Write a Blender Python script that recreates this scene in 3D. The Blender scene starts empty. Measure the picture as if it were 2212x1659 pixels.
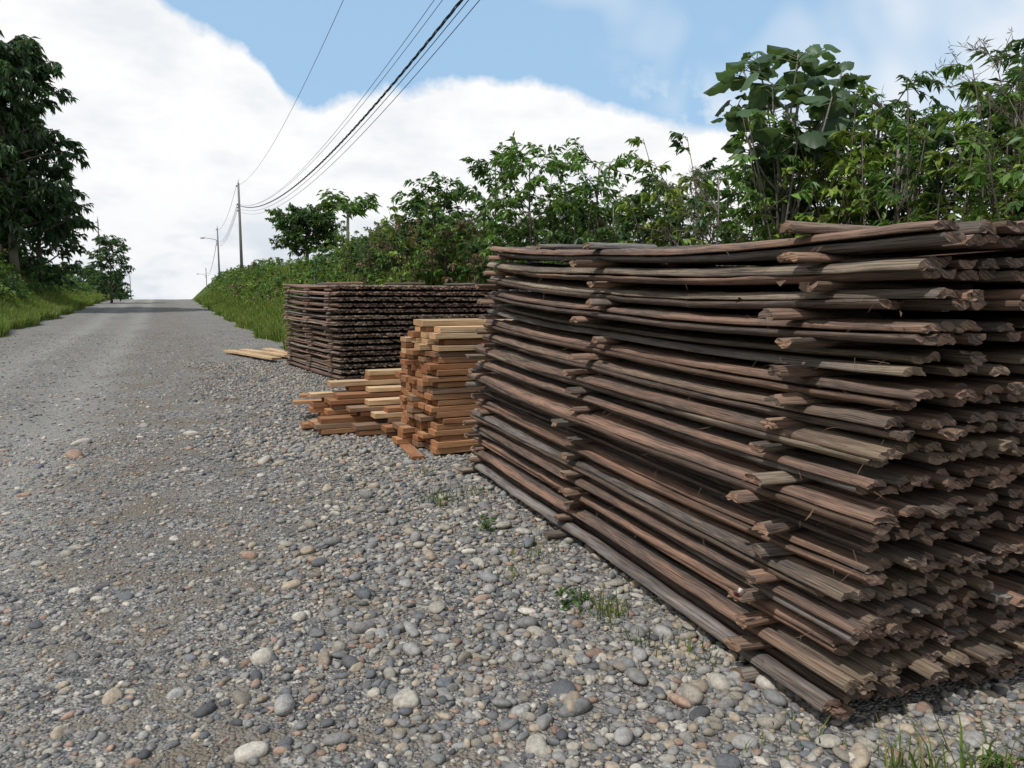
import bpy, bmesh, math
import numpy as np
R=np.random.default_rng(11)
sc=bpy.context.scene
sc.view_settings.view_transform='Standard'
sc.view_settings.look='None'
sc.view_settings.exposure=0
D2=np.array([-.425,.905]); D2/=np.linalg.norm(D2)
W2=np.array([D2[1],-D2[0]])
D3=np.array([D2[0],D2[1],0]); W3=np.array([W2[0],W2[1],0])
Z=np.array([0,0,1.])
# ---------------------------------------------------------------- mesh accumulation
class Acc:
    def __init__(s): s.v=[];s.f={};s.c=[];s.st=[];s.n=0
    def add(s,v,fs,c,st=None):
        v=np.asarray(v,float).reshape(-1,3); n=len(v)
        c=np.broadcast_to(np.asarray(c,float),(n,3))
        s.v.append(v); s.c.append(c)
        s.st.append(np.zeros((n,3)) if st is None else st)
        for f in fs:
            f=np.asarray(f,int); s.f.setdefault(f.shape[1],[]).append(f+s.n)
        s.n+=n
    def build(s,name,mat,smooth=False,parent=None):
        v=np.concatenate(s.v); c=np.concatenate(s.c); st=np.concatenate(s.st)
        me=bpy.data.meshes.new(name)
        me.vertices.add(len(v)); me.vertices.foreach_set('co',v.astype(np.float32).ravel())
        loops=[];starts=[];o=0
        for k,l in s.f.items():
            a=np.concatenate(l); loops.append(a.ravel()); starts.append(o+np.arange(len(a))*k); o+=a.size
        loops=np.concatenate(loops).astype(np.int32); starts=np.concatenate(starts).astype(np.int32)
        me.loops.add(len(loops)); me.loops.foreach_set('vertex_index',loops)
        me.polygons.add(len(starts)); me.polygons.foreach_set('loop_start',starts)
        me.update(calc_edges=True); me.validate()
        a=me.attributes.new('Col','FLOAT_COLOR','POINT')
        a.data.foreach_set('color',np.concatenate([c,np.ones((len(c),1))],1).astype(np.float32).ravel())
        a=me.attributes.new('st','FLOAT_VECTOR','POINT')
        a.data.foreach_set('vector',st.astype(np.float32).ravel())
        if smooth: me.shade_smooth()
        ob=bpy.data.objects.new(name,me); sc.collection.objects.link(ob)
        if mat: me.materials.append(mat)
        if parent: ob.parent=parent
        return ob
def nrm(a): return a/np.maximum(np.linalg.norm(a,axis=-1,keepdims=True),1e-9)
def tube(acc,pts,rad,sides,col):
    pts=np.asarray(pts,float); n=len(pts); rad=np.broadcast_to(np.asarray(rad,float),(n,))
    t=nrm(np.gradient(pts,axis=0)); ref=np.array([0.,0,1]) if abs(t[0,2])<.8 else np.array([1.,0,0])
    a=nrm(np.cross(t,ref)); b=np.cross(t,a)
    th=np.arange(sides)/sides*2*math.pi
    v=pts[:,None]+rad[:,None,None]*(np.cos(th)[None,:,None]*a[:,None]+np.sin(th)[None,:,None]*b[:,None])
    i=np.arange(n-1)[:,None]*sides; j=np.arange(sides)[None]; k=(j+1)%sides
    f=np.stack([i+j,i+k,i+sides+k,i+sides+j],-1).reshape(-1,4)
    acc.add(v,[f,np.arange(sides)[None]+ (n-1)*sides,np.arange(sides)[None,::-1]],col)
# ---------------------------------------------------------------- node helper
class NT:
    def __init__(s,nt): s.nt=nt
    def n(s,t,**k):
        d=s.nt.nodes.new(t)
        for a,b in k.items(): setattr(d,a,b)
        return d
    def put(s,sock,val):
        if isinstance(val,bpy.types.NodeSocket): s.nt.links.new(val,sock)
        elif val is not None: sock.default_value=val
    def m(s,op,a,b=None,c=None,clamp=False):
        d=s.n('ShaderNodeMath',operation=op,use_clamp=clamp)
        for i,x in enumerate((a,b,c)):
            if x is not None: s.put(d.inputs[i],x)
        return d.outputs[0]
    def vm(s,op,a,b=None):
        d=s.n('ShaderNodeVectorMath',operation=op)
        s.put(d.inputs[0],a)
        if b is not None: s.put(d.inputs[1],b)
        return d.outputs[1] if op in('DOT_PRODUCT','LENGTH') else d.outputs[0]
    def noise(s,vec,scale,detail=4,rough=.55,dist=0):
        d=s.n('ShaderNodeTexNoise'); s.put(d.inputs['Vector'],vec)
        d.inputs['Scale'].default_value=scale; d.inputs['Detail'].default_value=detail
        d.inputs['Roughness'].default_value=rough; d.inputs['Distortion'].default_value=dist
        return d.outputs[0]
    def ramp(s,f,stops,interp='LINEAR'):
        d=s.n('ShaderNodeValToRGB'); e=d.color_ramp.elements; d.color_ramp.interpolation=interp
        while len(e)<len(stops): e.new(.5)
        for i,(p,c) in enumerate(stops):
            e[i].position=p; e[i].color=tuple(c)+(1,) if len(c)==3 else c
        s.put(d.inputs[0],f); return d.outputs[0]
    def mr(s,f,a,b,c=0,d_=1):
        d=s.n('ShaderNodeMapRange'); s.put(d.inputs[0],f)
        for i,x in enumerate((a,b,c,d_)): d.inputs[i+1].default_value=x
        return d.outputs[0]
    def mix(s,f,a,b,mode='MIX'):
        d=s.n('ShaderNodeMix',data_type='RGBA',blend_type=mode)
        s.put(d.inputs[0],f)
        for i,x in ((6,a),(7,b)):
            if isinstance(x,(tuple,list)) and len(x)==3: x=tuple(x)+(1,)
            s.put(d.inputs[i],x)
        return d.outputs[2]
    def attr(s,name,vec=False):
        d=s.n('ShaderNodeAttribute',attribute_name=name); return d.outputs['Vector' if vec else 'Color']
def mat(name):
    m=bpy.data.materials.new(name); m.use_nodes=True; nt=m.node_tree
    h=NT(nt); return m,h,nt.nodes['Principled BSDF'],nt.nodes['Material Output']
def bump(h,b,height,strength,dist):
    d=h.n('ShaderNodeBump'); d.inputs['Strength'].default_value=strength; d.inputs['Distance'].default_value=dist
    h.put(d.inputs['Height'],height); h.nt.links.new(d.outputs[0],b.inputs['Normal'])
# ---------------------------------------------------------------- materials
m,h,b,o=mat('fibrous_wood')
st=h.attr('st',True); col=h.attr('Col')
f=h.noise(h.vm('MULTIPLY',st,(3.0,170,1)),1.0,3,.7); f2=h.noise(h.vm('MULTIPLY',st,(9,480,1)),1.0,1,.5)
g=h.noise(h.vm('MULTIPLY',st,(1.5,12,1)),1.0,3,.6)
c=h.mix(h.mr(g,.46,.6,0,.75),col,(.058,.055,.054))
c=h.mix(h.mr(f,.52,.38,0,.7),c,(.018,.012,.009))
c=h.mix(h.mr(f2,.5,.66,0,.5),c,(.33,.22,.155))
h.put(b.inputs['Base Color'],c); b.inputs['Roughness'].default_value=.85
b.inputs['Specular IOR Level'].default_value=.25
bump(h,b,h.m('ADD',f,h.m('MULTIPLY',f2,.5)),.9,.009); M_pole=m
def m_leaf(name,tr=.3,rough=.45):
    m,h,b,o=mat(name)
    c=h.attr('Col')
    h.put(b.inputs['Base Color'],c); b.inputs['Roughness'].default_value=rough
    b.inputs['Specular IOR Level'].default_value=.3
    t=h.n('ShaderNodeBsdfTranslucent'); h.put(t.inputs[0],h.mix(.4,c,(.16,.26,.02),'ADD'))
    mx=h.n('ShaderNodeMixShader'); mx.inputs[0].default_value=tr
    h.nt.links.new(b.outputs[0],mx.inputs[1]); h.nt.links.new(t.outputs[0],mx.inputs[2]); h.nt.links.new(mx.outputs[0],o.inputs[0])
    return m
M_leaf=m_leaf('leaf'); M_grass=m_leaf('grass_blades',.3,.6)
def m_col(name,rough=.8,sc_=30,amt=.35,bs=.4):
    m,h,b,o=mat(name); col=h.attr('Col'); g=h.n('ShaderNodeNewGeometry')
    nz=h.noise(g.outputs['Position'],sc_,3,.65)
    c=h.mix(h.mr(nz,.35,.7,0,amt),col,(.03,.027,.024))
    h.put(b.inputs['Base Color'],c); b.inputs['Roughness'].default_value=rough
    b.inputs['Specular IOR Level'].default_value=.25
    bump(h,b,nz,bs,.01); return m
M_bark=m_col('bark',.9,18,.4,.5); M_stone=m_col('pebble',.75,60,.45,.4)
M_conc=m_col('pole_concrete',.8,4,.25,.1); M_wire=m_col('cable',.6,5,0,0)
m,h,b,o=mat('sawn_lumber'); st=h.attr('st',True)
f=h.noise(h.vm('MULTIPLY',st,(3,90,90)),1.0,3,.6); g=h.noise(h.vm('MULTIPLY',st,(1,4,4)),2.0,3)
c=h.mix(h.mr(f,.4,.65,0,.55),h.attr('Col'),(.14,.06,.025)); c=h.mix(h.mr(g,.48,.7,0,.4),c,(.11,.06,.035))
h.put(b.inputs['Base Color'],c); b.inputs['Roughness'].default_value=.85; b.inputs['Specular IOR Level'].default_value=.15
bump(h,b,f,.6,.003); M_lum=m
def ground_mat(name,grass):
    m,h,b,o=mat(name); g=h.n('ShaderNodeNewGeometry'); P=g.outputs['Position']
    if grass:
        n1=h.noise(P,.7,4,.6); n2=h.noise(P,14,3,.7)
        c=h.ramp(n1,[(.3,(.04,.065,.014)),(.55,(.08,.125,.025)),(.75,(.11,.11,.04))])
        c=h.mix(h.mr(n2,.35,.7,0,.7),c,(.02,.03,.008))
        h.put(b.inputs['Base Color'],c); b.inputs['Roughness'].default_value=.95; b.inputs['Specular IOR Level'].default_value=.1
        bump(h,b,n2,1,.08); return m
    w=h.vm('DOT_PRODUCT',P,tuple(W3)); big=h.noise(P,.55,3,.6)
    cols=[];hts=[]
    for scl in (26,70):
        v=h.n('ShaderNodeTexVoronoi'); h.put(v.inputs['Vector'],P); v.inputs['Scale'].default_value=scl
        sep=h.n('ShaderNodeSeparateColor'); h.put(sep.inputs[0],v.outputs['Color'])
        cc=h.ramp(sep.outputs[0],[(0,(.11,.11,.112)),(.25,(.24,.237,.23)),(.5,(.31,.295,.27)),(.68,(.18,.188,.195)),(.8,(.46,.43,.38)),(1,(.28,.22,.18))],'CONSTANT')
        edge=h.mr(v.outputs['Distance'],.25,.75,1,.45)
        cols.append(h.mix(1.0,cc,edge,'MULTIPLY')); hts.append(h.m('SUBTRACT',1.0,v.outputs['Distance']))
    dn=h.noise(P,1.6,5,.7)
    c=h.mix(h.mr(h.noise(P,7,2),.46,.54),cols[1],cols[0])
    dustc=h.mix(h.noise(P,70,2,.7),(.12,.113,.10),(.34,.325,.295))
    c=h.mix(h.mr(dn,.44,.62,.05,.8),c,dustc)
    brown=h.m('MULTIPLY',h.mr(dn,.47,.6),h.m('MULTIPLY',h.mr(w,-1.6,-.4,0,1),h.mr(w,1.7,.9,0,1)))
    c=h.mix(h.m('MULTIPLY',brown,.75),c,(.15,.122,.088))
    for wc,k_ in ((-1.3,.5),(-3.2,.5)):
        tr=h.mr(h.m('ABSOLUTE',h.m('SUBTRACT',h.m('ADD',w,h.mr(big,0,1,-.5,.5)),wc)),.1,.7,k_,0)
        c=h.mix(tr,c,(.29,.283,.262))
    c=h.mix(h.mr(big,.5,.66,0,.3),c,(.13,.123,.112))
    h.put(b.inputs['Base Color'],c); b.inputs['Roughness'].default_value=.95; b.inputs['Specular IOR Level'].default_value=.15
    bump(h,b,h.m('ADD',h.m('MULTIPLY',hts[0],.8),hts[1]),1.0,.014); return m
M_gravel=ground_mat('gravel',False); M_turf=ground_mat('turf',True)
# ---------------------------------------------------------------- terrain
def ss(x): x=np.clip(x,0,1); return x*x*(3-2*x)
def edge_r(s): return 3.3+4.0*ss((21-s)/3.5)
def edge_l(s): return -5.6+0*s
def height(x,y):
    x=np.asarray(x,float); y=np.asarray(y,float)
    s=x*D2[0]+y*D2[1]; w=x*W2[0]+y*W2[1]
    t=np.clip((s-12)/95,0,1)
    z=1.55*ss(t)*(.75+.25*t)-np.where(s>107,np.minimum((s-107)**2*.0006,6),0)
    fade=ss((500-s)/300)
    z=z+fade*3.0*ss((w-edge_r(s)-.1)/(4.5))*(.45+.55*ss((s-12)/14))
    z=z+fade*3.4*ss((edge_l(s)-w)/5.5)*(1-.35*ss((s-60)/45))
    off=np.maximum(w-edge_r(s),edge_l(s)-w)
    z=z+.012*np.sin(1.7*x+.5*y)*np.cos(1.3*y-.4*x)+.006*np.sin(5*x+2)*np.sin(4.3*y)
    rut=np.exp(-((w+1.3)/.28)**2)+np.exp(-((w+3.1)/.28)**2)
    z=z-.025*rut*(s<120)
    z=z+ss(off/3)*(.16*np.sin(.9*x+1)*np.cos(.7*y)+.1*np.sin(2.3*y+x))
    return z
sl=np.concatenate([np.arange(-30,-4,1.5),np.arange(-4,30,.22),30*1.035**np.arange(0,135)])
wl=np.concatenate([-10-np.cumsum(.5*1.13**np.arange(48))[::-1],np.arange(-10,12,.2),12+np.cumsum(.5*1.13**np.arange(48))])
S,W=np.meshgrid(sl,wl,indexing='ij')
X=S*D2[0]+W*W2[0]; Y=S*D2[1]+W*W2[1]; Hh=height(X,Y)
V=np.stack([X,Y,Hh],-1).reshape(-1,3)
i=np.arange(len(sl)-1)[:,None]*len(wl); j=np.arange(len(wl)-1)[None]
F=np.stack([i+j,i+len(wl)+j,i+len(wl)+j+1,i+j+1],-1).reshape(-1,4)[:,::-1]
cs=(S[:-1,:-1]+S[1:,1:]).ravel()/2; cw=(W[:-1,:-1]+W[1:,1:]).ravel()/2
wob=.25*np.sin(cs*.8)+.15*np.sin(cs*2.3+1)
road=(cw<edge_r(cs)+wob)&(cw>edge_l(cs)+wob)&(cs<600)
for nm,mk,mt in (('gravel_road',road,M_gravel),('grassy_ground',~road,M_turf)):
    f=F[mk]; u,inv=np.unique(f,return_inverse=True)
    a=Acc(); a.add(V[u],[inv.reshape(-1,4)],(.1,.1,.1)); a.build(nm,mt,True)
# ---------------------------------------------------------------- stones
def ico(sub):
    bm=bmesh.new(); bmesh.ops.create_icosphere(bm,subdivisions=sub,radius=1)
    v=np.array([x.co[:] for x in bm.verts]); f=np.array([[q.index for q in x.verts] for x in bm.faces]); bm.free(); return v,f
Ln=nrm(np.array([-1.51,4.06])); Wn=np.array([Ln[1],-Ln[0]]); A_near=np.array([1.14,2.39])+Ln*.07
A_far=np.array([-3.1,13.3]); Lf=nrm(np.array([-2.1,3.7])); Wf=np.array([Lf[1],-Lf[0]])
def outside(x,y):
    ok=np.ones(len(x),bool)
    for A,L,Wd in ((A_near,Ln,Wn),(A_far,Lf,Wf)):
        u=(x-A[0])*L[0]+(y-A[1])*L[1]; w=(x-A[0])*Wd[0]+(y-A[1])*Wd[1]
        ok&=~((u>.0)&(u<4.3)&(w>.1)&(w<4))
    return ok
PAL=np.array([(.20,.20,.198),(.27,.265,.25),(.125,.132,.142),(.36,.335,.285),(.34,.285,.215),(.25,.225,.185),(.44,.41,.355),(.30,.205,.155),(.165,.168,.168),(.09,.094,.10),(.24,.235,.225)])
def stones(acc,x,y,r,sub,pal_p=None,sink=.35,tone=1):
    keep=outside(x,y); x=x[keep];y=y[keep];r=r[keep]; n=len(x)
    bv,bf=ico(sub); nv=len(bv); NVAR=12
    var=[]
    for k in range(NVAR):
        q=bv.copy()
        for _ in range(5):
            d=nrm(R.normal(size=3)); q=q*(1+.13*np.sin((bv@d)*R.uniform(1,2.6)+R.uniform(0,6)))[:,None]
        d=nrm(R.normal(size=3)); t=q@d; q=q-np.maximum(t-.75,0)[:,None]*d*.8
        var.append(q)
    var=np.array(var)[R.integers(0,NVAR,n)]
    s=np.stack([R.uniform(.9,1.35,n),R.uniform(.65,1,n),R.uniform(.4,.75,n)],-1)*r[:,None]
    v=var*s[:,None]
    tx=R.normal(0,.3,n); a=R.uniform(0,6.283,n)
    y1=v[...,1]*np.cos(tx)[:,None]-v[...,2]*np.sin(tx)[:,None]; z1=v[...,1]*np.sin(tx)[:,None]+v[...,2]*np.cos(tx)[:,None]
    x1=v[...,0]*np.cos(a)[:,None]-y1*np.sin(a)[:,None]; y2=v[...,0]*np.sin(a)[:,None]+y1*np.cos(a)[:,None]
    z0=height(x,y)+s[:,2]*(sink)
    v=np.stack([x1+x[:,None],y2+y[:,None],z1+z0[:,None]],-1)
    ci=R.choice(len(PAL),n,p=pal_p); c=PAL[ci]*R.uniform(.7,1.2,n)[:,None]*tone
    c=np.repeat(c,nv,0); f=(bf[None]+np.arange(n)[:,None,None]*nv).reshape(-1,3)
    acc.add(v,[f],c)
def sw(s,w): return s*D2[0]+w*W2[0], s*D2[1]+w*W2[1]
xy=sw
pg=Acc()
def scatter(n,s0,s1,w0,w1,rmin,rmax,sub,pw=1.0,sp=1.6,sink=.35,tone=1,pp=None,wfun=None):
    u=R.random(n)
    s=s0+(s1-s0)*u**sp; w=R.uniform(w0,w1,n)
    if wfun is not None: k=R.random(n)<wfun(s,w); s=s[k];w=w[k];n=len(s)
    r=rmin+(rmax-rmin)*R.random(n)**pw
    x,y=xy(s,w); stones(pg,x,y,r,sub,pp,sink,tone)
shoulder=lambda s,w: ss((w-.2-.3*np.sin(s*1.3)-.15*np.sin(s*4.1))/1.2)
pp_sh=np.array([13,13,7,13,13,12,7,6,6,3,7.]);pp_sh/=pp_sh.sum()
scatter(18000,.9,8,.0,2.9,.009,.026,2,1.6,1.25,.45,1.0,pp_sh,shoulder)
scatter(12000,7,19,.3,3.3,.014,.034,1,1.5,1.0,.45,1.0,pp_sh,shoulder)
scatter(1300,.9,9,.1,2.9,.024,.05,3,2.4,1.2,.45,1.05,pp_sh,shoulder)
scatter(2800,-.5,3,1.5,5,.010,.028,2,1.6,1,.45,1,pp_sh)
scatter(36000,1.2,9,-4,2.6,.004,.012,1,1.5,1.7,.3,1.0,None)
scatter(13000,1.2,9,-4.5,1.2,.009,.02,2,2,1.5,.2,1.05)
scatter(11000,8,34,-5.5,3,.012,.028,1,2,1.4,.2,1.15)
scatter(520,1.5,14,-5,1,.022,.042,3,2.4,1.4,.1,1.2)
for x,y,r,c in ((-1.05,2.95,.075,3),(-.40,2.62,.085,3),(-1.12,2.55,.06,9),(-3.6,8.2,.12,6),(-2.3,6.7,.12,3),(-4.5,7.6,.12,6),(.82,2.75,.065,3),(.2,2.72,.08,9),(-.55,3.9,.05,5),(-.35,3.35,.045,5),(1.0,2.75,.06,6),(-4.2,7.0,.11,7),(-.75,3.6,.06,2),(-.85,2.3,.07,6),(.9,2.95,.05,4)):
    p=np.zeros(len(PAL));p[c]=1; stones(pg,np.array([x]),np.array([y]),np.array([r*.75]),3,p,.2,1.1)
pg.build('gravel_stones',M_stone,True)
# ---------------------------------------------------------------- pole stacks
SEC=np.array([(-.5,.03),(-.51,.2),(-.49,.42),(-.41,.68),(-.28,.86),(-.12,.97),(.04,1),(.2,.94),(.34,.8),(.45,.58),(.5,.3),(.49,.02),(.34,.02),(.2,.1),(.05,.14),(-.1,.12),(-.24,.03),(-.38,-.02)])
CEN=np.array([0,.5])
def sticks(acc,cen,side,wid,hgt,flip,col,capcol,tan=None,rough=.0013):
    n,Sg,_=cen.shape; K=len(SEC)
    ridge=R.normal(0,rough,(n,1,K))*np.where(R.random((n,1,K))<.15,2.0,1.0)
    out=nrm(SEC-CEN)
    sx=SEC[None,None,:,0]*wid[:,None,None]; sy=np.where(flip[:,None],1-SEC[None,:,1],SEC[None,:,1])[:,None,:]*hgt[:,None,None]
    jw=1+R.normal(0,.05,(n,Sg,1)); jh=1+R.normal(0,.05,(n,Sg,1))
    rj=ridge+R.normal(0,.0008,(n,Sg,K)); oy=np.where(flip[:,None],-out[None,:,1],out[None,:,1])[:,None,:]
    v=cen[:,:,None]+(sx*jw+rj*out[None,None,:,0])[...,None]*side[:,None,None]+(sy*jh+rj*oy)[...,None]*Z
    d=nrm(cen[:,-1]-cen[:,0])
    v[:,0]-=d[:,None]*R.normal(0,.005,(n,K))[...,None]; v[:,-1]+=d[:,None]*R.normal(0,.005,(n,K))[...,None]
    ln=np.linalg.norm(cen-cen[:,:1],axis=-1)
    rnd=R.uniform(0,20,n)
    st=np.stack([np.broadcast_to(ln[:,:,None]+rnd[:,None,None],(n,Sg,K)),np.broadcast_to(np.arange(K)*.010,(n,Sg,K))+rnd[:,None,None]*.37,np.broadcast_to(rnd[:,None,None],(n,Sg,K))],-1)
    c=np.broadcast_to(col[:,None,None],(n,Sg,K,3)).copy()
    c*=R.uniform(.75,1.2,(n,1,K,1))
    if tan is not None:
        t=np.exp(-ln/.35)[:,:,None,None]*tan[:,None,None,None]
        c=c*(1-t)+np.array([.22,.175,.12])*t
    base=np.arange(n)[:,None,None]*Sg*K; i=np.arange(Sg-1)[None,:,None]*K; j=np.arange(K)[None,None]; k=(j+1)%K
    f=np.stack([base+i+j,base+i+k,base+i+K+k,base+i+K+j],-1).reshape(-1,4)
    acc.add(v,[f],c.reshape(-1,3),st.reshape(-1,3))
    for q,sg in ((0,-1),(-1,1)):
        ring=v[:,q]; mid=ring.mean(1,keepdims=True)+d[:,None]*R.normal(0,.004,(n,1,1)); cap=np.concatenate([ring,mid],1)
        stc=np.zeros((n,K+1,3)); stc[...,0]=cap@np.array([1.,0,0])*2; stc[...,1]=cap@np.array([.5,.3,1.])*.6; stc[...,2]=rnd[:,None]
        o=np.arange(n)[:,None]*(K+1); jj=np.arange(K)
        f3=np.stack([o+jj,o+(jj+1)%K,np.broadcast_to(o+K,(n,K))],-1).reshape(-1,3)
        acc.add(cap,[f3],np.repeat(capcol,K+1,0)*R.uniform(.7,1.2,(n*(K+1),1)),stc.reshape(-1,3))
def wcol(n):
    P=np.array([(.25,.15,.108),(.175,.108,.08),(.30,.175,.122),(.125,.094,.08),(.16,.152,.145),(.08,.074,.07),(.21,.15,.112),(.25,.21,.16)])
    return P[R.choice(8,n,p=[.17,.18,.13,.13,.14,.08,.08,.09])]*R.uniform(.8,1.25,n)[:,None]
def pole_stack(name,A,L,Wd,length,width,nb,pitch,ns,fs,curv,cp,SF,SI,spac,top_extra,ej,cb=1.0,hs=1.0):
    acc=Acc(); A3=np.array([A[0],A[1],0]); L3=np.array([L[0],L[1],0]); Wd3=np.array([Wd[0],Wd[1],0])
    z=.045
    fib=[]
    for b in range(nb):
        frac=b/(nb-1); dz=R.uniform(-.004,.004)
        tanl=1.0 if R.random()<(.5 if frac<.75 else .25) else .15
        fo=R.normal(0,.018); capL=R.uniform(.8,1.2)*cb; bsh=R.normal(0,.02)
        for l in range(2):
            zz=z+l*.036*hs+dz; sp=.083
            nj=int(width/sp); w0=np.arange(nj)*sp+.04+l*.02+fo+R.normal(0,.006,nj)
            if l==1: w0=w0-.02+R.normal(0,.02)
            u0=-ns(zz)+bsh+R.normal(0,ej,nj)+np.where(R.random(nj)<.12,R.uniform(0,.15,nj),0); u1=length-fs(zz)+R.normal(0,.05,nj)
            wid=R.uniform(.066,.086,nj); hgt=R.uniform(.028,.036,nj)*hs; fl=R.random(nj)<(.75 if l==0 else .25)
            wid[0]+=.01
            col=wcol(nj); cap=np.stack([R.uniform(.15,.24,nj)]*3,-1)*np.array([1,.66,.5])*capL
            if tanl>.5: cap=cap*.5+np.array([.22,.18,.13])*.5*cb
            bow=R.normal(0,.02,nj); zb=R.normal(0,.004,nj); ph=R.uniform(0,6,nj)
            for sl_,Sg in ((slice(0,2),SF),(slice(2,nj),SI)):
                n=len(w0[sl_]); t=np.linspace(0,1,Sg)[None]
                u=u0[sl_,None]*(1-t)+u1[sl_,None]*t; q=np.clip(u/length,0,1.2)
                zo=zz+curv*frac**1.5*q**cp+zb[sl_,None]*np.sin(t*math.pi*2+ph[sl_,None])-.008*np.abs(np.sin(q*math.pi*2.3))+R.normal(0,.001,(n,Sg))
                wo=w0[sl_,None]+bow[sl_,None]*np.sin(math.pi*t)+.006*np.sin(t*9+ph[sl_,None])+R.normal(0,.0015,(n,Sg))
                cen=A3+u[...,None]*L3+wo[...,None]*Wd3+zo[...,None]*Z
                sticks(acc,cen,np.broadcast_to(Wd3,(n,3)),wid[sl_],hgt[sl_],fl[sl_],col[sl_],cap[sl_],np.full(n,tanl*.9))
            for _ in range(16):
                u=R.uniform(-.2,length-.5); p=A3+L3*u+Wd3*(fo-.005)+Z*(zz+R.uniform(0,.03)+curv*frac**1.5*(max(u,0)/length)**cp)
                fib.append(p)
        for us in spac:
            u=us-ns(z)*(1-us/length)-fs(z)*us/length+R.normal(0,.05)
            zs=z-.034+curv*frac**1.5*max(u/length,0)**cp+dz
            w0=-R.uniform(.06,.14)+fo; w1=w0+R.uniform(.5,.9)
            pts=np.linspace(0,1,4)[None,:,None]
            skew=R.normal(0,.05)
            a=A3+L3*u+Wd3*w0+Z*zs; b_=A3+L3*(u+skew)+Wd3*w1+Z*zs
            cen=a*(1-pts)+b_*pts
            sticks(acc,cen,L3[None],R.uniform(.07,.1,1),np.array([.036]),np.array([R.random()<.4]),wcol(1)*1.3,np.array([[.28,.17,.11]]),np.array([.3]))
            a=A3+L3*u+Wd3*1.2+Z*zs; b_=A3+L3*u+Wd3*(width-.1)+Z*zs; cen=a*(1-pts)+b_*pts
            sticks(acc,cen,L3[None],np.array([.08]),np.array([.034]),np.array([False]),wcol(1),np.array([[.12,.08,.05]]))
        z+=pitch+R.uniform(-.005,.005)
    for us,wa,wb,sk in top_extra:
        u=us-ns(z)*(1-us/length)-fs(z)*us/length; zs=z-.032+curv*max(u/length,0)**cp
        pts=np.linspace(0,1,5)[None,:,None]; a=A3+L3*u+Wd3*wa+Z*zs; b_=A3+L3*(u+sk)+Wd3*wb+Z*(zs+.02); cen=a*(1-pts)+b_*pts
        sticks(acc,cen,nrm(L3+0*Z)[None],np.array([.085]),np.array([.036]),np.array([False]),wcol(1)*1.1,np.array([[.2,.13,.09]]))
    p=np.array(fib); n=len(p); d=nrm(-Wd3*R.uniform(.2,1,n)[:,None]+L3*R.normal(0,1,n)[:,None]+Z*R.normal(-.3,.6,n)[:,None])*R.uniform(.02,.10,n)[:,None]
    sd=nrm(np.cross(d,R.normal(size=(n,3))))*.0008; mid=p+d*.6+Z*R.normal(0,.008,n)[:,None]
    v=np.stack([p-sd,p+sd,mid+sd,p+d,mid-sd],1); acc.add(v,[np.arange(n*5).reshape(-1,5)],(.16,.1,.06))
    return acc.build(name,M_pole,False)
pole_stack('wood_pole_stack',A_near,Ln,Wn,4.27,3.3,17,.100,lambda z:.15*z+.015*z*z,lambda z:.15*z+.12*z*z,.25,1.9,26,5,(.45,2.2,4.08),
   ((.55,-.1,.7,.18),(2.3,-.08,.5,.25),(3.4,.05,.8,.1)),.03)
pole_stack('wood_pole_stack',A_far,Lf,Wf,4.2,3.9,16,.110,lambda z:-.10*z,lambda z:.05*z,.10,2.2,10,3,(.5,2.1,3.9),
   ((.5,-.05,.7,.1),(1.3,0,.8,.3),(.2,1,1.9,.2),(.1,2.2,3,.3)),.03,1.7,.93)
# ---------------------------------------------------------------- sawn lumber
lb=Acc()
def board(p,ax,wx,L,w,t,col,tilt=0):
    ax=nrm(ax+Z*tilt); up=nrm(np.cross(ax,wx)); 
    if up[2]<0: up=-up
    wx=nrm(np.cross(up,ax))
    c_=.003; sec=[(c_,0),(w-c_,0),(w,c_),(w,t-c_),(w-c_,t),(c_,t),(0,t-c_),(0,c_)]; r=R.uniform(0,50)
    v=[];st=[];cc=[]; fs=[]
    for k in range(8):
        a=sec[k];b=sec[(k+1)%8]; o=len(v)
        for (u,q) in ((0,a),(0,b),(L,b),(L,a)):
            v.append(p+ax*u+wx*q[0]+up*q[1]); st.append((u+r,q[0]+r,q[1]+r)); cc.append(col)
        fs.append([o,o+1,o+2,o+3])
    e=[]
    for u in (0,L):
        o=len(v)
        for q in sec: v.append(p+ax*u+wx*q[0]+up*q[1]); st.append((q[0]*9+r,q[0]*.5+r*2,q[1]*.8+r)); cc.append(col*np.array([.8,.68,.6]))
        e.append(list(range(o,o+8)))
    lb.add(np.array(v),[np.array(fs),np.array(e)],np.array(cc),np.array(st))
C0=np.array([-.72,6.95,0])
OR=np.array([.44,.24,.125]); PALE=np.array([.62,.45,.27]); RB=np.array([.33,.165,.085]); GR=np.array([.29,.20,.135])
def bcol(pale=.12):
    r=R.random(); c=PALE if r<pale else (OR if r<.6 else (RB if r<.85 else GR)); return c*R.uniform(.75,1.15)
T=.058
def col_pile(off,wd,top,qf,Lf_=2.3,pale=.1,qj=.035):
    z=.03
    while z+T<=top+.01:
        q=qf(z)+R.normal(0,qj); t=T-R.uniform(.001,.012)
        ww=wd-R.uniform(.004,.03); board(C0+D3*(off+R.normal(0,.012))+W3*q+Z*z,nrm(W3+D3*R.normal(0,.006)),D3,Lf_,ww,t,bcol(pale if z<top-.3 else max(pale,.6)))
        z+=T
col_pile(0,.20,1.26,lambda z:.0+.03*math.sin(z*7),1.7,.06)
col_pile(.21,.2,1.31,lambda z:-.03,1.75,.03)
col_pile(.42,.2,1.31,lambda z:-.03-(.08 if .3<z<.5 else 0),1.75,.03)
col_pile(.63,.2,1.13,lambda z:-.04-(.1 if z<.2 else 0),1.75,.03)
col_pile(.84,.2,1.1,lambda z:-.0-(.1 if z<.2 else 0),1.75,.03)
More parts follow.
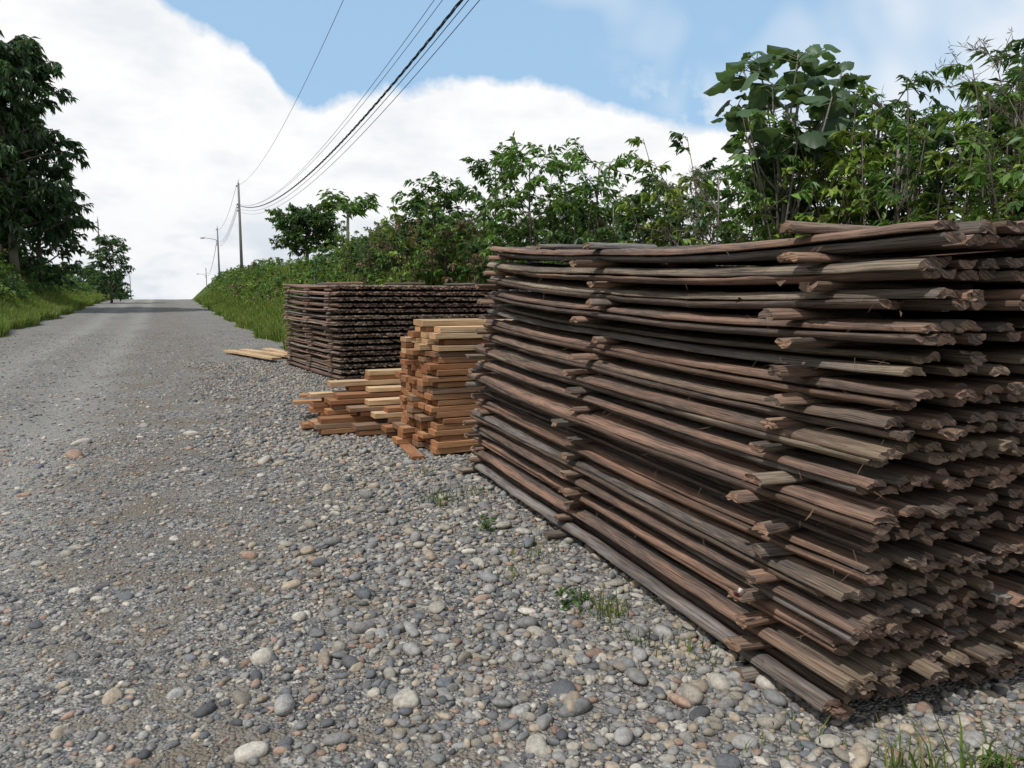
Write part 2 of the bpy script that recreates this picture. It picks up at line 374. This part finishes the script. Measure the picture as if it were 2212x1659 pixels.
col_pile(1.05,.2,.82,lambda z:.03-(.2 if z<.1 else 0),1.75,.03)
col_pile(1.28,.22,.36,lambda z:-.45 if z<.14 else (-.15 if z<.3 else -.05),2.2,.1,.06)
col_pile(1.52,.22,.42,lambda z:-.82 if z<.15 else (-.5 if z<.3 else -.2),2.4,.1,.06)
col_pile(1.76,.22,.54,lambda z:-.78 if z<.15 else (-.6 if z<.4 else -.15),2.4,.1,.06)
col_pile(2.0,.22,.66,lambda z:-.75 if z<.4 else (-.55 if z<.5 else -.15),2.4,.1,.06)
board(C0+D3*2.75+W3*-.9+Z*.21,nrm(W3-.12*D3),D3,2.2,.2,.04,OR); board(C0+D3*2.9+W3*-.8+Z*.27,nrm(W3-.15*D3),D3,2.2,.2,.04,OR*.9)
for k in range(4): board(C0+D3*(2.6+.02*k)+W3*(-.5+.05*k)+Z*(.02+.05*k),nrm(W3),D3,2.0,.35,.047,bcol())
board(C0+W3*(-.12),nrm(D3+.1*W3),W3,.9,.12,.028,RB)
lb.build('lumber_stack',M_lum,False)
lb=Acc()
for q in ((-7.9,20.2,nrm(np.array([.62,-.78,0]))),(-7.6,20.5,nrm(np.array([.66,-.75,0]))),(-6.9,20.4,nrm(np.array([.55,-.83,0])))):
    board(np.array([q[0],q[1],float(height(q[0],q[1]))+.05+R.random()*.05]),q[2],np.array([q[2][1],-q[2][0],0]),3.6,.25,.05,PALE*R.uniform(.8,.95))
lb.build('wood_planks',M_lum,False)
# ---------------------------------------------------------------- vegetation
class Plant:
    def __init__(s): s.w=Acc(); s.B=[];s.Dv=[];s.L=[];s.Wd=[];s.C=[]
    def leaves(s,B,Dv,L,Wd,C):
        s.B.append(B);s.Dv.append(Dv);s.L.append(L);s.Wd.append(Wd);s.C.append(C)
    def flush(s):
        if not s.B: return None
        B=np.concatenate(s.B);Dv=nrm(np.concatenate(s.Dv));L=np.concatenate(s.L)[:,None];Wd=np.concatenate(s.Wd)[:,None];C=np.concatenate(s.C)
        n=len(B); side=nrm(np.cross(Dv,Z+R.normal(0,.45,(n,3)))); up=np.cross(side,Dv)
        mid=B+Dv*L*.45; tip=B+Dv*L-Z*L*.15
        a=mid+side*Wd*.5+up*Wd*.18; b=mid-side*Wd*.5+up*Wd*.18
        v=np.stack([B,a,tip,b],1); o=np.arange(n)[:,None]*4
        A=Acc(); A.add(v,[np.concatenate([o+np.array([0,1,2]),o+np.array([0,2,3])])],np.repeat(C,4,0)); return A
    def build(s,name,lm=None):
        A=s.flush(); e=bpy.data.objects.new(name,None); sc.collection.objects.link(e)
        if s.w.n: s.w.build('branches',M_bark,True,e)
        if A: A.build('leaves',lm or M_leaf,False,e)
        return e
def curve(p0,d,L,n,bend,wig=.05):
    t=np.linspace(0,1,n)[:,None]; d=nrm(np.asarray(d,float))
    return np.asarray(p0)+d*L*t+np.asarray(bend)*L*t**2+np.cumsum(R.normal(0,wig*L/n,(n,3)),0)*(t>0)
def twig(P,p0,d,L,r,nl,lL,lW,col,droop,wood=(.09,.075,.055),spread=.9,start=.2):
    pts=curve(p0,d,L,5,-Z*droop*.5,.06); tube(P.w,pts,np.linspace(r,r*.25,5),3,wood)
    if nl==0: return pts
    t=start+(1-start)*np.sort(R.random(nl))**.8; idx=t*4; i=np.minimum(idx.astype(int),3); fr=(idx-i)[:,None]
    B=pts[i]*(1-fr)+pts[i+1]*fr; ax=nrm(pts[i+1]-pts[i]); rd=nrm(np.cross(ax,R.normal(size=(nl,3))))
    rd[:,2]*=.5
    dv=ax*.5+rd*spread-Z*droop*R.uniform(.2,1.2,nl)[:,None]
    P.leaves(B,dv,lL*R.uniform(.6,1.2,nl),lW*R.uniform(.7,1.2,nl),col*R.uniform(.5,1.5,(nl,1))*R.uniform(.9,1.1,(nl,3)))
    return pts
def stem(P,base,h,lean,ntw,twl,nl,lL,lW,col,droop=.4,start=.2,r=.03,wood=(.1,.085,.065),elev=.6,taper=.6):
    pts=curve(base,Z+np.array([lean[0],lean[1],0]),h,8,np.array([R.normal(0,.1),R.normal(0,.1),0]),.06)
    tube(P.w,pts,np.linspace(r,r*.2,8),5,wood)
    for k in range(ntw):
        t=start+(1-start)*(k+R.random())/ntw; i=min(int(t*7),6); p=pts[i]+(pts[i+1]-pts[i])*(t*7-i)
        a=R.uniform(0,6.283); e=elev*R.uniform(.3,1.4)+.6*t**3
        twig(P,p,(math.cos(a),math.sin(a),e),twl*R.uniform(.5,1.2)*(1-taper*t*t),r*.35,nl,lL,lW,col*R.uniform(.8,1.25),droop,wood)
G1=np.array([.05,.105,.026]);G2=np.array([.08,.155,.03]);G3=np.array([.145,.21,.035]);G4=np.array([.034,.072,.028]);BR=np.array([.16,.11,.065])
def gz(x,y): return float(height(x,y))
def tree(P,x,y,ztop,crown_r,trunk_r,limbs,tw,twl,nl,lL,lW,col,cs=.35,droop=.4,lean=(0,0),wood=(.13,.115,.09),flat=.5):
    z0=gz(x,y)-.1; H=ztop-z0
    pts=curve((x,y,z0),Z+np.array([lean[0],lean[1],0]),H*.93,9,(0,0,0),.035); tube(P.w,pts,np.linspace(trunk_r,trunk_r*.2,9),7,wood)
    for k in range(limbs):
        t=cs+(1-cs)*(k+R.random()*.8)/limbs; i=min(int(t*8),7); p=pts[i]+(pts[i+1]-pts[i])*(t*8-i)
        a=k*2.4+R.uniform(-.5,.5); tt=(t-cs)/(1-cs); rr=crown_r*math.sqrt(max(.08,1-(2*tt*.75-.55)**2))*R.uniform(.7,1.1)
        lp=curve(p,(math.cos(a),math.sin(a),flat*R.uniform(.4,1.5)+.6*tt),rr,6,(0,0,R.uniform(-.1,.25)),.06)
        tube(P.w,lp,np.linspace(trunk_r*.4*(1-.5*tt),trunk_r*.08,6),4,wood)
        cl=col*R.uniform(.75,1.3)
        for q in range(tw):
            f=.25+.75*(q+R.random())/tw; j=min(int(f*5),4); pp=lp[j]+(lp[j+1]-lp[j])*(f*5-j); aa=a+R.normal(0,1.1)
            twig(P,pp,(math.cos(aa),math.sin(aa),R.uniform(-.2,.9)),twl*R.uniform(.6,1.2),trunk_r*.1,nl,lL,lW,cl*R.uniform(.8,1.2),droop,wood)
P=Plant()
for k in range(400):
    s=R.uniform(1.5,31); w=7.5+abs(R.normal(0,1.5)) if s<19 else 6.8+abs(R.normal(0,1.7))
    if s>19 and R.random()<.3: w=R.uniform(5.8,7.5)
    x,y=xy(s,w); z=gz(x,y)-.1
    top=np.interp(s,[2,5,8,10,12,16,20,26,31],[3.0,3.3,3.7,3.2,3.3,3.7,3.6,3.6,3.2])+R.normal(0,.32)
    top+=.05*(w-7.5)
    h=max(top-z,1.0)
    q=R.random(); c=G1 if q<.3 else (G2 if q<.62 else (G3 if q<.82 else G4))
    if s<9 and R.random()<.35: c=G3
    if 17<s<27 and w<8.3 and R.random()<.45: c=BR; 
    sz=R.choice([.10,.14,.2],p=[.35,.4,.25])
    stem(P,(x,y,z),h,(R.normal(0,.1),R.normal(0,.1)),16,.8,20 if sz<.15 else 14,sz,sz*.42,c,R.uniform(.3,.9),.12,.022)
P.build('shrub_thicket')
def mk(name,*a,**k):
    P=Plant(); tree(P,*a,**k); return P.build(name)
mk('broadleaf_tree',.5,16.6,4.9,1.1,.06,15,8,.6,16,.2,.08,G2,cs=.35)
mk('broadleaf_tree',-.4,18.2,5.0,.9,.05,14,7,.5,16,.2,.08,G1,cs=.35)
mk('broadleaf_tree',1.7,15.4,4.5,1.1,.06,15,8,.55,16,.18,.06,G2,cs=.3)
mk('broadleaf_tree',2.9,13.4,3.8,1.0,.06,14,8,.55,16,.15,.06,G1,cs=.3)
mk('broadleaf_tree',4.6,11.8,4.0,1.2,.07,16,8,.6,18,.15,.055,G2,cs=.3,droop=.8)
mk('broadleaf_tree',5.3,11.1,4.6,1.2,.07,18,8,.6,18,.16,.055,G1,cs=.3,droop=.8)
mk('broadleaf_tree',6.3,10.4,4.1,1.1,.07,14,7,.55,18,.18,.07,G4,cs=.3,droop=.8)
mk('broadleaf_tree',6.7,9.4,4.3,1.1,.07,18,8,.6,18,.2,.07,G1,cs=.3)
mk('broadleaf_tree',7.3,9.8,4.6,1.2,.07,18,8,.6,14,.2,.07,G4,cs=.4)
mk('broadleaf_tree',-2.3,22.5,4.7,1.1,.06,14,7,.6,14,.22,.1,G1,cs=.4)
def wispy(x,y,zt,n,sp):
    P=Plant(); z=gz(x,y); pts=curve((x,y,z),Z+np.array([R.normal(0,.05),0,0]),(zt-z)*.75,7,(0,0,0),.05); tube(P.w,pts,np.linspace(.035,.012,7),5,(.22,.2,.18))
    for k in range(n):
        t=.45+.55*R.random(); i=min(int(t*6),5); p=pts[i]; a=R.uniform(0,6.28)
        l1=curve(p,(math.cos(a),math.sin(a),1.1),sp*R.uniform(.5,1),5,(0,0,.1),.08); tube(P.w,l1,np.linspace(.01,.004,5),3,(.22,.2,.18))
        for q in range(7):
            a2=a+R.normal(0,.9); pp=l1[R.integers(1,5)]
            l2=curve(pp,(math.cos(a2),math.sin(a2),R.uniform(.1,1.3)),sp*.45*R.uniform(.5,1),4,(0,0,-.1),.1); tube(P.w,l2,np.linspace(.005,.003,4),3,(.2,.18,.16))
            n_=16; B=l2[R.integers(1,4,n_)]; dv=R.normal(0,1,(n_,3))+Z*.4; P.leaves(B,dv,R.uniform(.05,.14,n_),np.full(n_,.008),np.tile(np.array([.17,.15,.1]),(n_,1)))
    return P.build('bare_shrub')
wispy(6.3,9.1,5.2,30,1.2); wispy(3.3,11.8,4.6,20,1.1); wispy(4.9,11.0,4.9,20,1.0); wispy(5.8,11.0,5.0,18,1.0); wispy(2.0,14.6,4.5,12,.8); wispy(4.2,11.3,5.1,16,1.0)
def roundleaf(A,p,d,R_,col,nseg=15):
    d=nrm(d); side=nrm(np.cross(d,Z+R.normal(0,.2,3))); up=np.cross(side,d)
    th=np.linspace(-math.pi*.93,math.pi*.93,nseg); rr=R_*(1+.10*np.cos(3*th)+.08*np.cos(6*th)+R.normal(0,.04,nseg))
    cx=np.cos(th)*rr+R_*.55; sx=np.sin(th)*rr*.92
    mid=p[None]+d*(cx*.5)[:,None]+side*(sx*.5)[:,None]+up*(.08*R_)
    v=p[None]+d*cx[:,None]+side*sx[:,None]-up*(R_*.28*(np.abs(np.sin(th))+.6*(cx/R_>1.0)))[:,None]+up*(R_*.12*np.cos(6*th))[:,None]
    vv=np.concatenate([p[None],mid,v]); n=nseg
    f3=np.array([[0,1+k,2+k] for k in range(n-1)]); f4=np.array([[1+k,1+n+k,2+n+k,2+k] for k in range(n-1)])
    A.add(vv,[f3,f4],col)
def bigleaf(name,x,y,cz,rad,heads,nle,LR,col,pet=.3,tr=.05,dx=0):
    P=Plant(); z=gz(x,y)-.1; A=Acc()
    pts=curve((x,y,z),(dx,0,1),cz-z,8,(0,0,0),.03); tube(P.w,pts,np.linspace(tr,tr*.5,8),7,(.2,.19,.165)); C=pts[-1]
    for k in range(heads):
        ph=k*2.4; uz=1-2*(k+.5)/heads; rr=math.sqrt(1-uz*uz)
        T_=C+np.array([rr*math.cos(ph)*rad[0],rr*math.sin(ph)*rad[1],uz*rad[2]])*R.uniform(.75,1.05)
        st_=pts[min(7,max(3,int(5+2*uz)))]; tt=np.linspace(0,1,6)[:,None]
        lp=st_+(T_-st_)*tt-np.array([0,0,.2])*np.sin(tt*math.pi)*rr+np.cumsum(R.normal(0,.012,(6,3)),0)*(tt>0); tube(P.w,lp,np.linspace(tr*.45,tr*.2,6),5,(.2,.19,.165))
        for q in range(nle):
            aa=q*2.4+R.normal(0,.3); e=R.uniform(-.3,1.0); d=nrm(np.array([math.cos(aa),math.sin(aa),e])); pb=lp[-1]-Z*R.uniform(0,.15)
            pt=curve(pb,d,pet*R.uniform(.4,1.1),4,(0,0,-.15),.02); tube(P.w,pt,.007,3,(.12,.15,.06))
            roundleaf(A,pt[-1],np.array([d[0],d[1],R.uniform(-1.0,.3)]),LR*R.uniform(.4,1.15),col*R.uniform(.6,1.5))
    e=P.build(name); A.build('leaves',M_leaf,True,e); return e
bigleaf('large_leaved_tree',3.75,10.6,4.2,(.85,.8,.85),20,7,.185,np.array([.05,.088,.042]))
bigleaf('large_leaved_tree',5.2,10.2,3.6,(.5,.5,.4),6,5,.12,G4*1.2)
bigleaf('large_leaved_tree',6.1,9.8,3.55,(.5,.5,.45),6,5,.13,G4*1.2)
def umbrella(name,x,y,zt,Rr):
    P=Plant(); z=gz(x,y)-.1; pts=curve((x,y,z),(.03,0,1),zt-z-.7,7,(0,0,0),.02); tube(P.w,pts,np.linspace(.1,.06,7),7,(.35,.34,.3))
    for k in range(15):
        a=k*2.4; lp=curve(pts[-1]-Z*R.uniform(0,.5),(math.cos(a),math.sin(a),R.uniform(.2,1.0)),Rr*R.uniform(.5,1),5,(0,0,-.15),.04); tube(P.w,lp,np.linspace(.03,.015,5),4,(.25,.25,.18))
        for q in range(4):
            aa=a+R.normal(0,1.3)
            for m_ in range(7):
                a3=aa+(m_-3)*.45
                P.leaves(lp[-1][None]+R.normal(0,.12,(1,3)),np.array([[math.cos(a3),math.sin(a3),R.uniform(-.6,.1)]]),np.array([R.uniform(.3,.5)]),np.array([.16]),(G2*R.uniform(.6,1.3))[None])
    return P.build(name)
umbrella('umbrella_tree',-7.9,36,6.6,1.4)
mk('rounded_tree',-12.6,46,6.6,2.2,.14,36,13,.75,18,.26,.13,G1*.95,cs=.3,flat=.25)
# left side
mk('tall_tree',-33.2,50,18.6,4.4,.3,56,13,1.5,18,.62,.24,G4*.95,cs=.2,droop=.9,flat=.25)
mk('tall_tree',-36.5,52,17.0,4.2,.28,34,11,1.5,18,.6,.22,G4*.95,cs=.15,droop=.9,flat=.25)
mk('tall_tree',-34.0,54,9.5,3.0,.2,28,10,1.2,16,.45,.2,G4*1.1,cs=.1,droop=.6,flat=.3)
mk('broadleaf_tree',-38.2,71,7.3,1.9,.12,24,9,.9,14,.36,.17,G4*1.1,cs=.1)
P=Plant()
for k in range(520):
    s=22+80*R.random()**1.1; w=-7.6-abs(R.normal(0,2.2)); x,y=xy(s,w)
    stem(P,(x,y,gz(x,y)-.1),R.uniform(.7,2.1)*(1.0 if s<60 else .8)*(.6 if w>-8.8 else 1),(R.normal(0,.2),R.normal(0,.2)),9,.95,12,.24,.12,(G1,G2,G3,G4,BR*.8)[R.choice(5,p=[.3,.32,.16,.16,.06])],.5,.08,.02)
P.build('roadside_shrubs')
P=Plant()
for k in range(330):
    s=R.uniform(20,95); w=5.0+abs(R.normal(0,2.3)); x,y=xy(s,w)
    if s<22 and w<5.5: continue
    stem(P,(x,y,gz(x,y)-.1),R.uniform(.4,1.1),(R.normal(0,.2),R.normal(0,.2)),8,.7,12,.2,.1,(G1,G2,G3,G2,BR*.8)[R.choice(5,p=[.2,.3,.28,.15,.07])],.5,.05,.015)
P.build('roadside_shrubs')
P=Plant()
for k in range(60):
    s=R.uniform(115,240); w=-R.uniform(6,24); x,y=xy(s,w)
    stem(P,(x,y,gz(x,y)-.1),R.uniform(2,3.4)+(s-115)*.04,(R.normal(0,.1),0),12,1.8,14,.7,.4,G4*1.2,.4,.1,.08)
for k in range(40):
    s=R.uniform(110,240); w=R.uniform(7,30); x,y=xy(s,w)
    stem(P,(x,y,gz(x,y)-.1),R.uniform(.8,2.0),(R.normal(0,.1),0),10,1.4,12,.6,.3,G1,.4,.1,.06)
P.build('distant_trees')
# ---------------------------------------------------------------- grass
def blades(acc,x,y,z,h,wd,col,lean=.5):
    n=len(x); a=R.uniform(0,6.283,n); b=R.uniform(0,6.283,n); B=np.stack([x,y,z],-1)
    sd=np.stack([np.cos(a),np.sin(a),0*a],-1)*wd[:,None]*.5; ln=np.stack([np.cos(b),np.sin(b),0*b],-1)*(h*R.uniform(.1,lean,n))[:,None]
    m=B+ln*.35+Z*(h*.6)[:,None]; t=B+ln+Z*(h*R.uniform(.75,1,n))[:,None]
    v=np.stack([B-sd,B+sd,m+sd*.7,m-sd*.7,t],1); o=np.arange(n)[:,None]*5
    acc.add(v,[o+np.array([0,1,2,3]),o+np.array([3,2,4])],np.repeat(col,5,0))
def gcol(n):
    P_=np.array([(.10,.165,.026),(.17,.24,.038),(.07,.12,.022),(.23,.24,.065),(.22,.19,.09)])
    return P_[R.choice(5,n,p=[.28,.34,.15,.17,.06])]*R.uniform(.7,1.25,n)[:,None]
g=Acc()
n=80000; s=19.5+70*R.random(n)**1.5; w=edge_r(s)+.05+.25*np.sin(s*.8)+R.exponential(1.6,n)
x,y=xy(s,w); k=R.random(n)<ss((w-edge_r(s)+.3)/.5); x,y,s=x[k],y[k],s[k]; n=len(x); blades(g,x,y,height(x,y),R.uniform(.18,.6,n),.012+.0007*s,gcol(n))
n=90000; s=22+85*R.random(n)**1.3; w=edge_l(s)-.05+.25*np.sin(s*.8)-R.exponential(1.5,n)
x,y=xy(s,w); blades(g,x,y,height(x,y),R.uniform(.2,.65,n),.014+.0008*s,gcol(n))
n=10000; s=R.uniform(0,20,n); w=7+R.exponential(1,n); x,y=xy(s,w); blades(g,x,y,height(x,y),R.uniform(.2,.6,n),np.full(n,.02),gcol(n))
g.build('roadside_grass',M_grass)
g=Acc()
def tuft(x,y,n,h,r,wd=.006):
    xx=x+R.normal(0,r,n); yy=y+R.normal(0,r,n); blades(g,xx,yy,height(xx,yy),R.uniform(.4,1,n)*h,np.full(n,wd),gcol(n)*.75,.9)
for q in ((-.53,5.3,90,.14,.08),(-.3,5.6,40,.1,.08),(.45,3.42,90,.13,.06),(.78,2.95,40,.1,.05),(.62,3.1,24,.1,.05),(-.75,6.3,30,.1,.06),(.1,4.2,30,.1,.06),(1.22,2.2,22,.17,.04,.007),(1.3,2.1,26,.24,.04,.009),(1.45,2.12,26,.24,.06,.009),(1.7,2.15,24,.2,.08,.007),(1.02,2.45,20,.08,.05),(.85,2.35,12,.07,.08),(1.2,1.9,12,.08,.1),(-3.3,12.8,60,.15,.2),(.0,3.9,20,.08,.05)):
    tuft(*q)
g.build('grass_tufts',M_grass)
P=Plant()
for k in range(6):
    x=R.uniform(1.45,1.75); y=R.uniform(2.08,2.2); stem(P,(x,y,0),R.uniform(.05,.12),(R.normal(0,.3),R.normal(0,.3)),5,.06,6,.035,.018,G2*.9,.3,.1,.0025)
for k in range(6):
    x,y=(.3,3.55) if k<3 else (-.15,4.7); stem(P,(x+R.normal(0,.05),y+R.normal(0,.05),0),.07,(0,0),4,.07,6,.035,.02,G1,.3,.1,.003)
P.build('weeds')
# ---------------------------------------------------------------- utility poles and wires
AT=(.3,2.1,2.4,2.7)
def pole(x,y,zt,r=.16,lamp=0,arm=True):
    e=bpy.data.objects.new('utility_pole',None); sc.collection.objects.link(e)
    z=gz(x,y)-.3; a=Acc(); tube(a,[(x,y,z),(x,y,(z+zt)/2),(x,y,zt)],[r,r*.82,r*.62],12,(.2,.2,.195)); a.build('shaft',M_conc,True,e)
    a=Acc()
    if arm:
        for dz in AT:
            p=np.array([x,y,zt-dz])+W3*-.18; tube(a,[p-Z*.09,p,p+Z*.09],[.05,.08,.05],8,(.3,.3,.3))
            tube(a,[np.array([x,y,zt-dz]),p],.03,5,(.25,.25,.25))
        tube(a,[(x,y,zt-.05),(x,y,zt+.35)],.03,6,(.3,.3,.3))
    if lamp:
        p=np.array([x,y,zt-2.0]); q=p-W3*1.9+Z*.35
        tube(a,[p,(p+q)/2+Z*.1,q],.05,6,(.35,.35,.35)); tube(a,[q,q-W3*.3,q-W3*.7-Z*.05],[.07,.16,.08],8,(.5,.5,.5))
    if a.n: a.build('fittings',M_conc,True,e)
P1=np.array([-27.1,75.,13.0]); P2=np.array([-47.0,120.,12.9])
pole(P1[0],P1[1],P1[2]); pole(P2[0],P2[1],P2[2],lamp=1); pole(-88,215,10.5,lamp=1); pole(-49.5,90,11.0,.12); pole(-88,172,7.0,.13)
P0=np.array([9.,-3.,13.1])
pole(P0[0],P0[1],P0[2])
def wire(name,a,b,sag,r,n=60,twist=0):
    t=np.linspace(0,1,n)[:,None]; p=a*(1-t)+b*t-Z*sag*4*t*(1-t); A=Acc()
    if twist:
        for ph in (0,2.1,4.2):
            th=t*twist+ph; tube(A,p+r*1.1*(np.cos(th)*W3+np.sin(th)*Z),r*.75,5,(.03,.035,.045))
    else: tube(A,p,r,5,(.04,.045,.055))
    A.build(name,M_wire,True)
off=-W3*.2
wire('power_line',P1+off-Z*2.1,P0+off-Z*2.1-W3*.4,3.4,.022,400,260)
wire('power_line',P1+off-Z*2.4,P0+off-Z*2.25-W3*.4,3.4,.011)
wire('power_line',P1+off-Z*2.7,P0+off-Z*2.4-W3*.3,3.4,.010)
wire('power_line',P1+off-Z*2.0,P0-W3*.9-Z*1.9,3.3,.008)
wire('power_line',P1+off-Z*2.0,P0-W3*1.15-Z*1.9,3.3,.008)
wire('power_line',P1+off-Z*.3,P0-W3*2.4+Z*.2,2.8,.009)
for dz in AT: wire('power_line',P1+off-Z*dz,P2+off-Z*dz,1.3,.016,30)
wire('power_line',P2+off-Z*2.1,np.array([-88,215,9.3]),2,.02,30); wire('power_line',P2+off-Z*2.4,np.array([-88,215,8.7]),2,.02,30)
# ---------------------------------------------------------------- butterfly
A=Acc(); c=np.array([.87,2.72,.37])
tube(A,[c+np.array([-.012,0,0]),c,c+np.array([.014,0,.004])],[.0015,.003,.0012],6,(.03,.02,.02))
for sgn in (-1,1):
    d=np.array([0,sgn*.5,1.]);d/=np.linalg.norm(d)
    v=np.array([c,c+d*.028+np.array([.022,0,0]),c+d*.034+np.array([.004,0,0]),c+d*.02+np.array([-.008,0,0]),c+d*.018+np.array([-.022,0,0]),c+d*.004+np.array([-.018,0,0])])
    A.add(v,[np.array([[0,1,2,3]]),np.array([[0,3,4,5]])],np.array([(.3,.03,.02),(.02,.02,.02),(.75,.75,.7),(.02,.02,.02),(.02,.02,.02),(.4,.05,.03)]))
A.build('butterfly',M_wire)
# ---------------------------------------------------------------- camera
cam=bpy.data.cameras.new('Camera'); co=bpy.data.objects.new('Camera',cam); sc.collection.objects.link(co); sc.camera=co
cam.lens=26.0; cam.sensor_width=36; cam.clip_end=8000; cam.clip_start=.05
PITCH=math.radians(6.5)
co.location=(0,0,1.5); co.rotation_euler=(math.pi/2-PITCH,0,0)
# ---------------------------------------------------------------- sun + sky
sd=nrm(np.array([-.62,-.55,1.25])); elev=math.asin(sd[2])
sun=bpy.data.lights.new('Sun','SUN'); sun.energy=3.7; sun.angle=math.radians(.8); sun.color=(1,.97,.93)
so=bpy.data.objects.new('Sun',sun); sc.collection.objects.link(so)
from mathutils import Vector
so.rotation_euler=Vector(sd).to_track_quat('Z','Y').to_euler()
wld=bpy.data.worlds.new('World'); sc.world=wld; wld.use_nodes=True; nt=wld.node_tree; h=NT(nt); bg=nt.nodes['Background']
sky=h.n('ShaderNodeTexSky',sky_type='NISHITA'); sky.sun_disc=False; sky.sun_elevation=elev; sky.sun_rotation=math.atan2(sd[0],sd[1]); sky.air_density=1.0; sky.dust_density=1.0; sky.ozone_density=2
tc=h.n('ShaderNodeTexCoord'); dirv=h.vm('NORMALIZE',tc.outputs['Generated'])
sp=h.n('ShaderNodeSeparateXYZ'); h.put(sp.inputs[0],dirv)
az=h.m('ARCTAN2',sp.outputs[0],sp.outputs[1]); el=h.m('ARCSINE',sp.outputs[2])
def pa(px,py):
    x=(px-512)/740; y=(384-py)/740; f=math.cos(PITCH)+y*math.sin(PITCH); u=y*math.cos(PITCH)-math.sin(PITCH)
    return math.atan2(x,f), math.atan2(u,math.hypot(x,f))
AZ=1.0; EL0,EL1=-.1,1.3
bpts=[(0,1.0),(.08,.9)]
for px,py in ((130,-30),(158,0),(200,33),(245,56),(268,76),(284,104),(305,116),(340,108),(380,97),(480,83),(560,88),(600,108),(690,130),(780,132),(900,140),(1020,150)):
    a,e=pa(px,py); bpts.append(((a+AZ)/(2*AZ),(e-EL0)/(EL1-EL0)))
bpts+= [(1,.3)]
fc=h.n('ShaderNodeFloatCurve'); cm=fc.mapping; cv=cm.curves[0]
cv.points[0].location=bpts[0]; cv.points[1].location=bpts[-1]
for p in bpts[1:-1]: cv.points.new(*p)
for p in cv.points: p.handle_type='AUTO_CLAMPED'
cm.update()
h.put(fc.inputs['Value'],h.mr(az,-AZ,AZ,0,1))
bd=h.mr(fc.outputs[0],0,1,EL0,EL1)
nz=h.noise(dirv,9,5,.6); nzb=h.noise(dirv,3.6,3,.6,.3)
dif=h.m('SUBTRACT',h.m('ADD',el,h.m('MULTIPLY',h.m('SUBTRACT',nz,.5),.07)),bd)
blue=h.mr(dif,-.005,.009,0,1)
veil=h.m('MULTIPLY',h.mr(h.m('ADD',nzb,h.m('MULTIPLY',h.m('SUBTRACT',az,.33),.55)),.44,.70,0,1),.85)
puff=h.m('MULTIPLY',h.mr(nz,.5,.6,0,1),h.m('MULTIPLY',h.mr(dif,.09,.0,0,1),h.mr(az,.1,.2,0,.9)))
veil=h.m('MAXIMUM',veil,puff)
blue=h.m('MULTIPLY',blue,h.m('SUBTRACT',1,veil))
cn=h.noise(h.vm('MULTIPLY',dirv,(1,1,2.2)),6,4,.6)
lowg=h.mr(el,.0,.14,.7,0)
grey=h.m('ADD',h.mr(cn,.48,.66,0,.45),h.m('MULTIPLY',lowg,h.mr(cn,.35,.6)),clamp=True)
ccol=h.mix(grey,(9.95,9.95,10.0),(6.6,7.3,8.1))
hi=h.mr(el,.42,.9,0,.6)  # unseen clouds above the frame, dimmed to hold ambient down and raise contrast
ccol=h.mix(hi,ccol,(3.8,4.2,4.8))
skyb=h.mix(.7,sky.outputs[0],(4.5,7.1,9.9))
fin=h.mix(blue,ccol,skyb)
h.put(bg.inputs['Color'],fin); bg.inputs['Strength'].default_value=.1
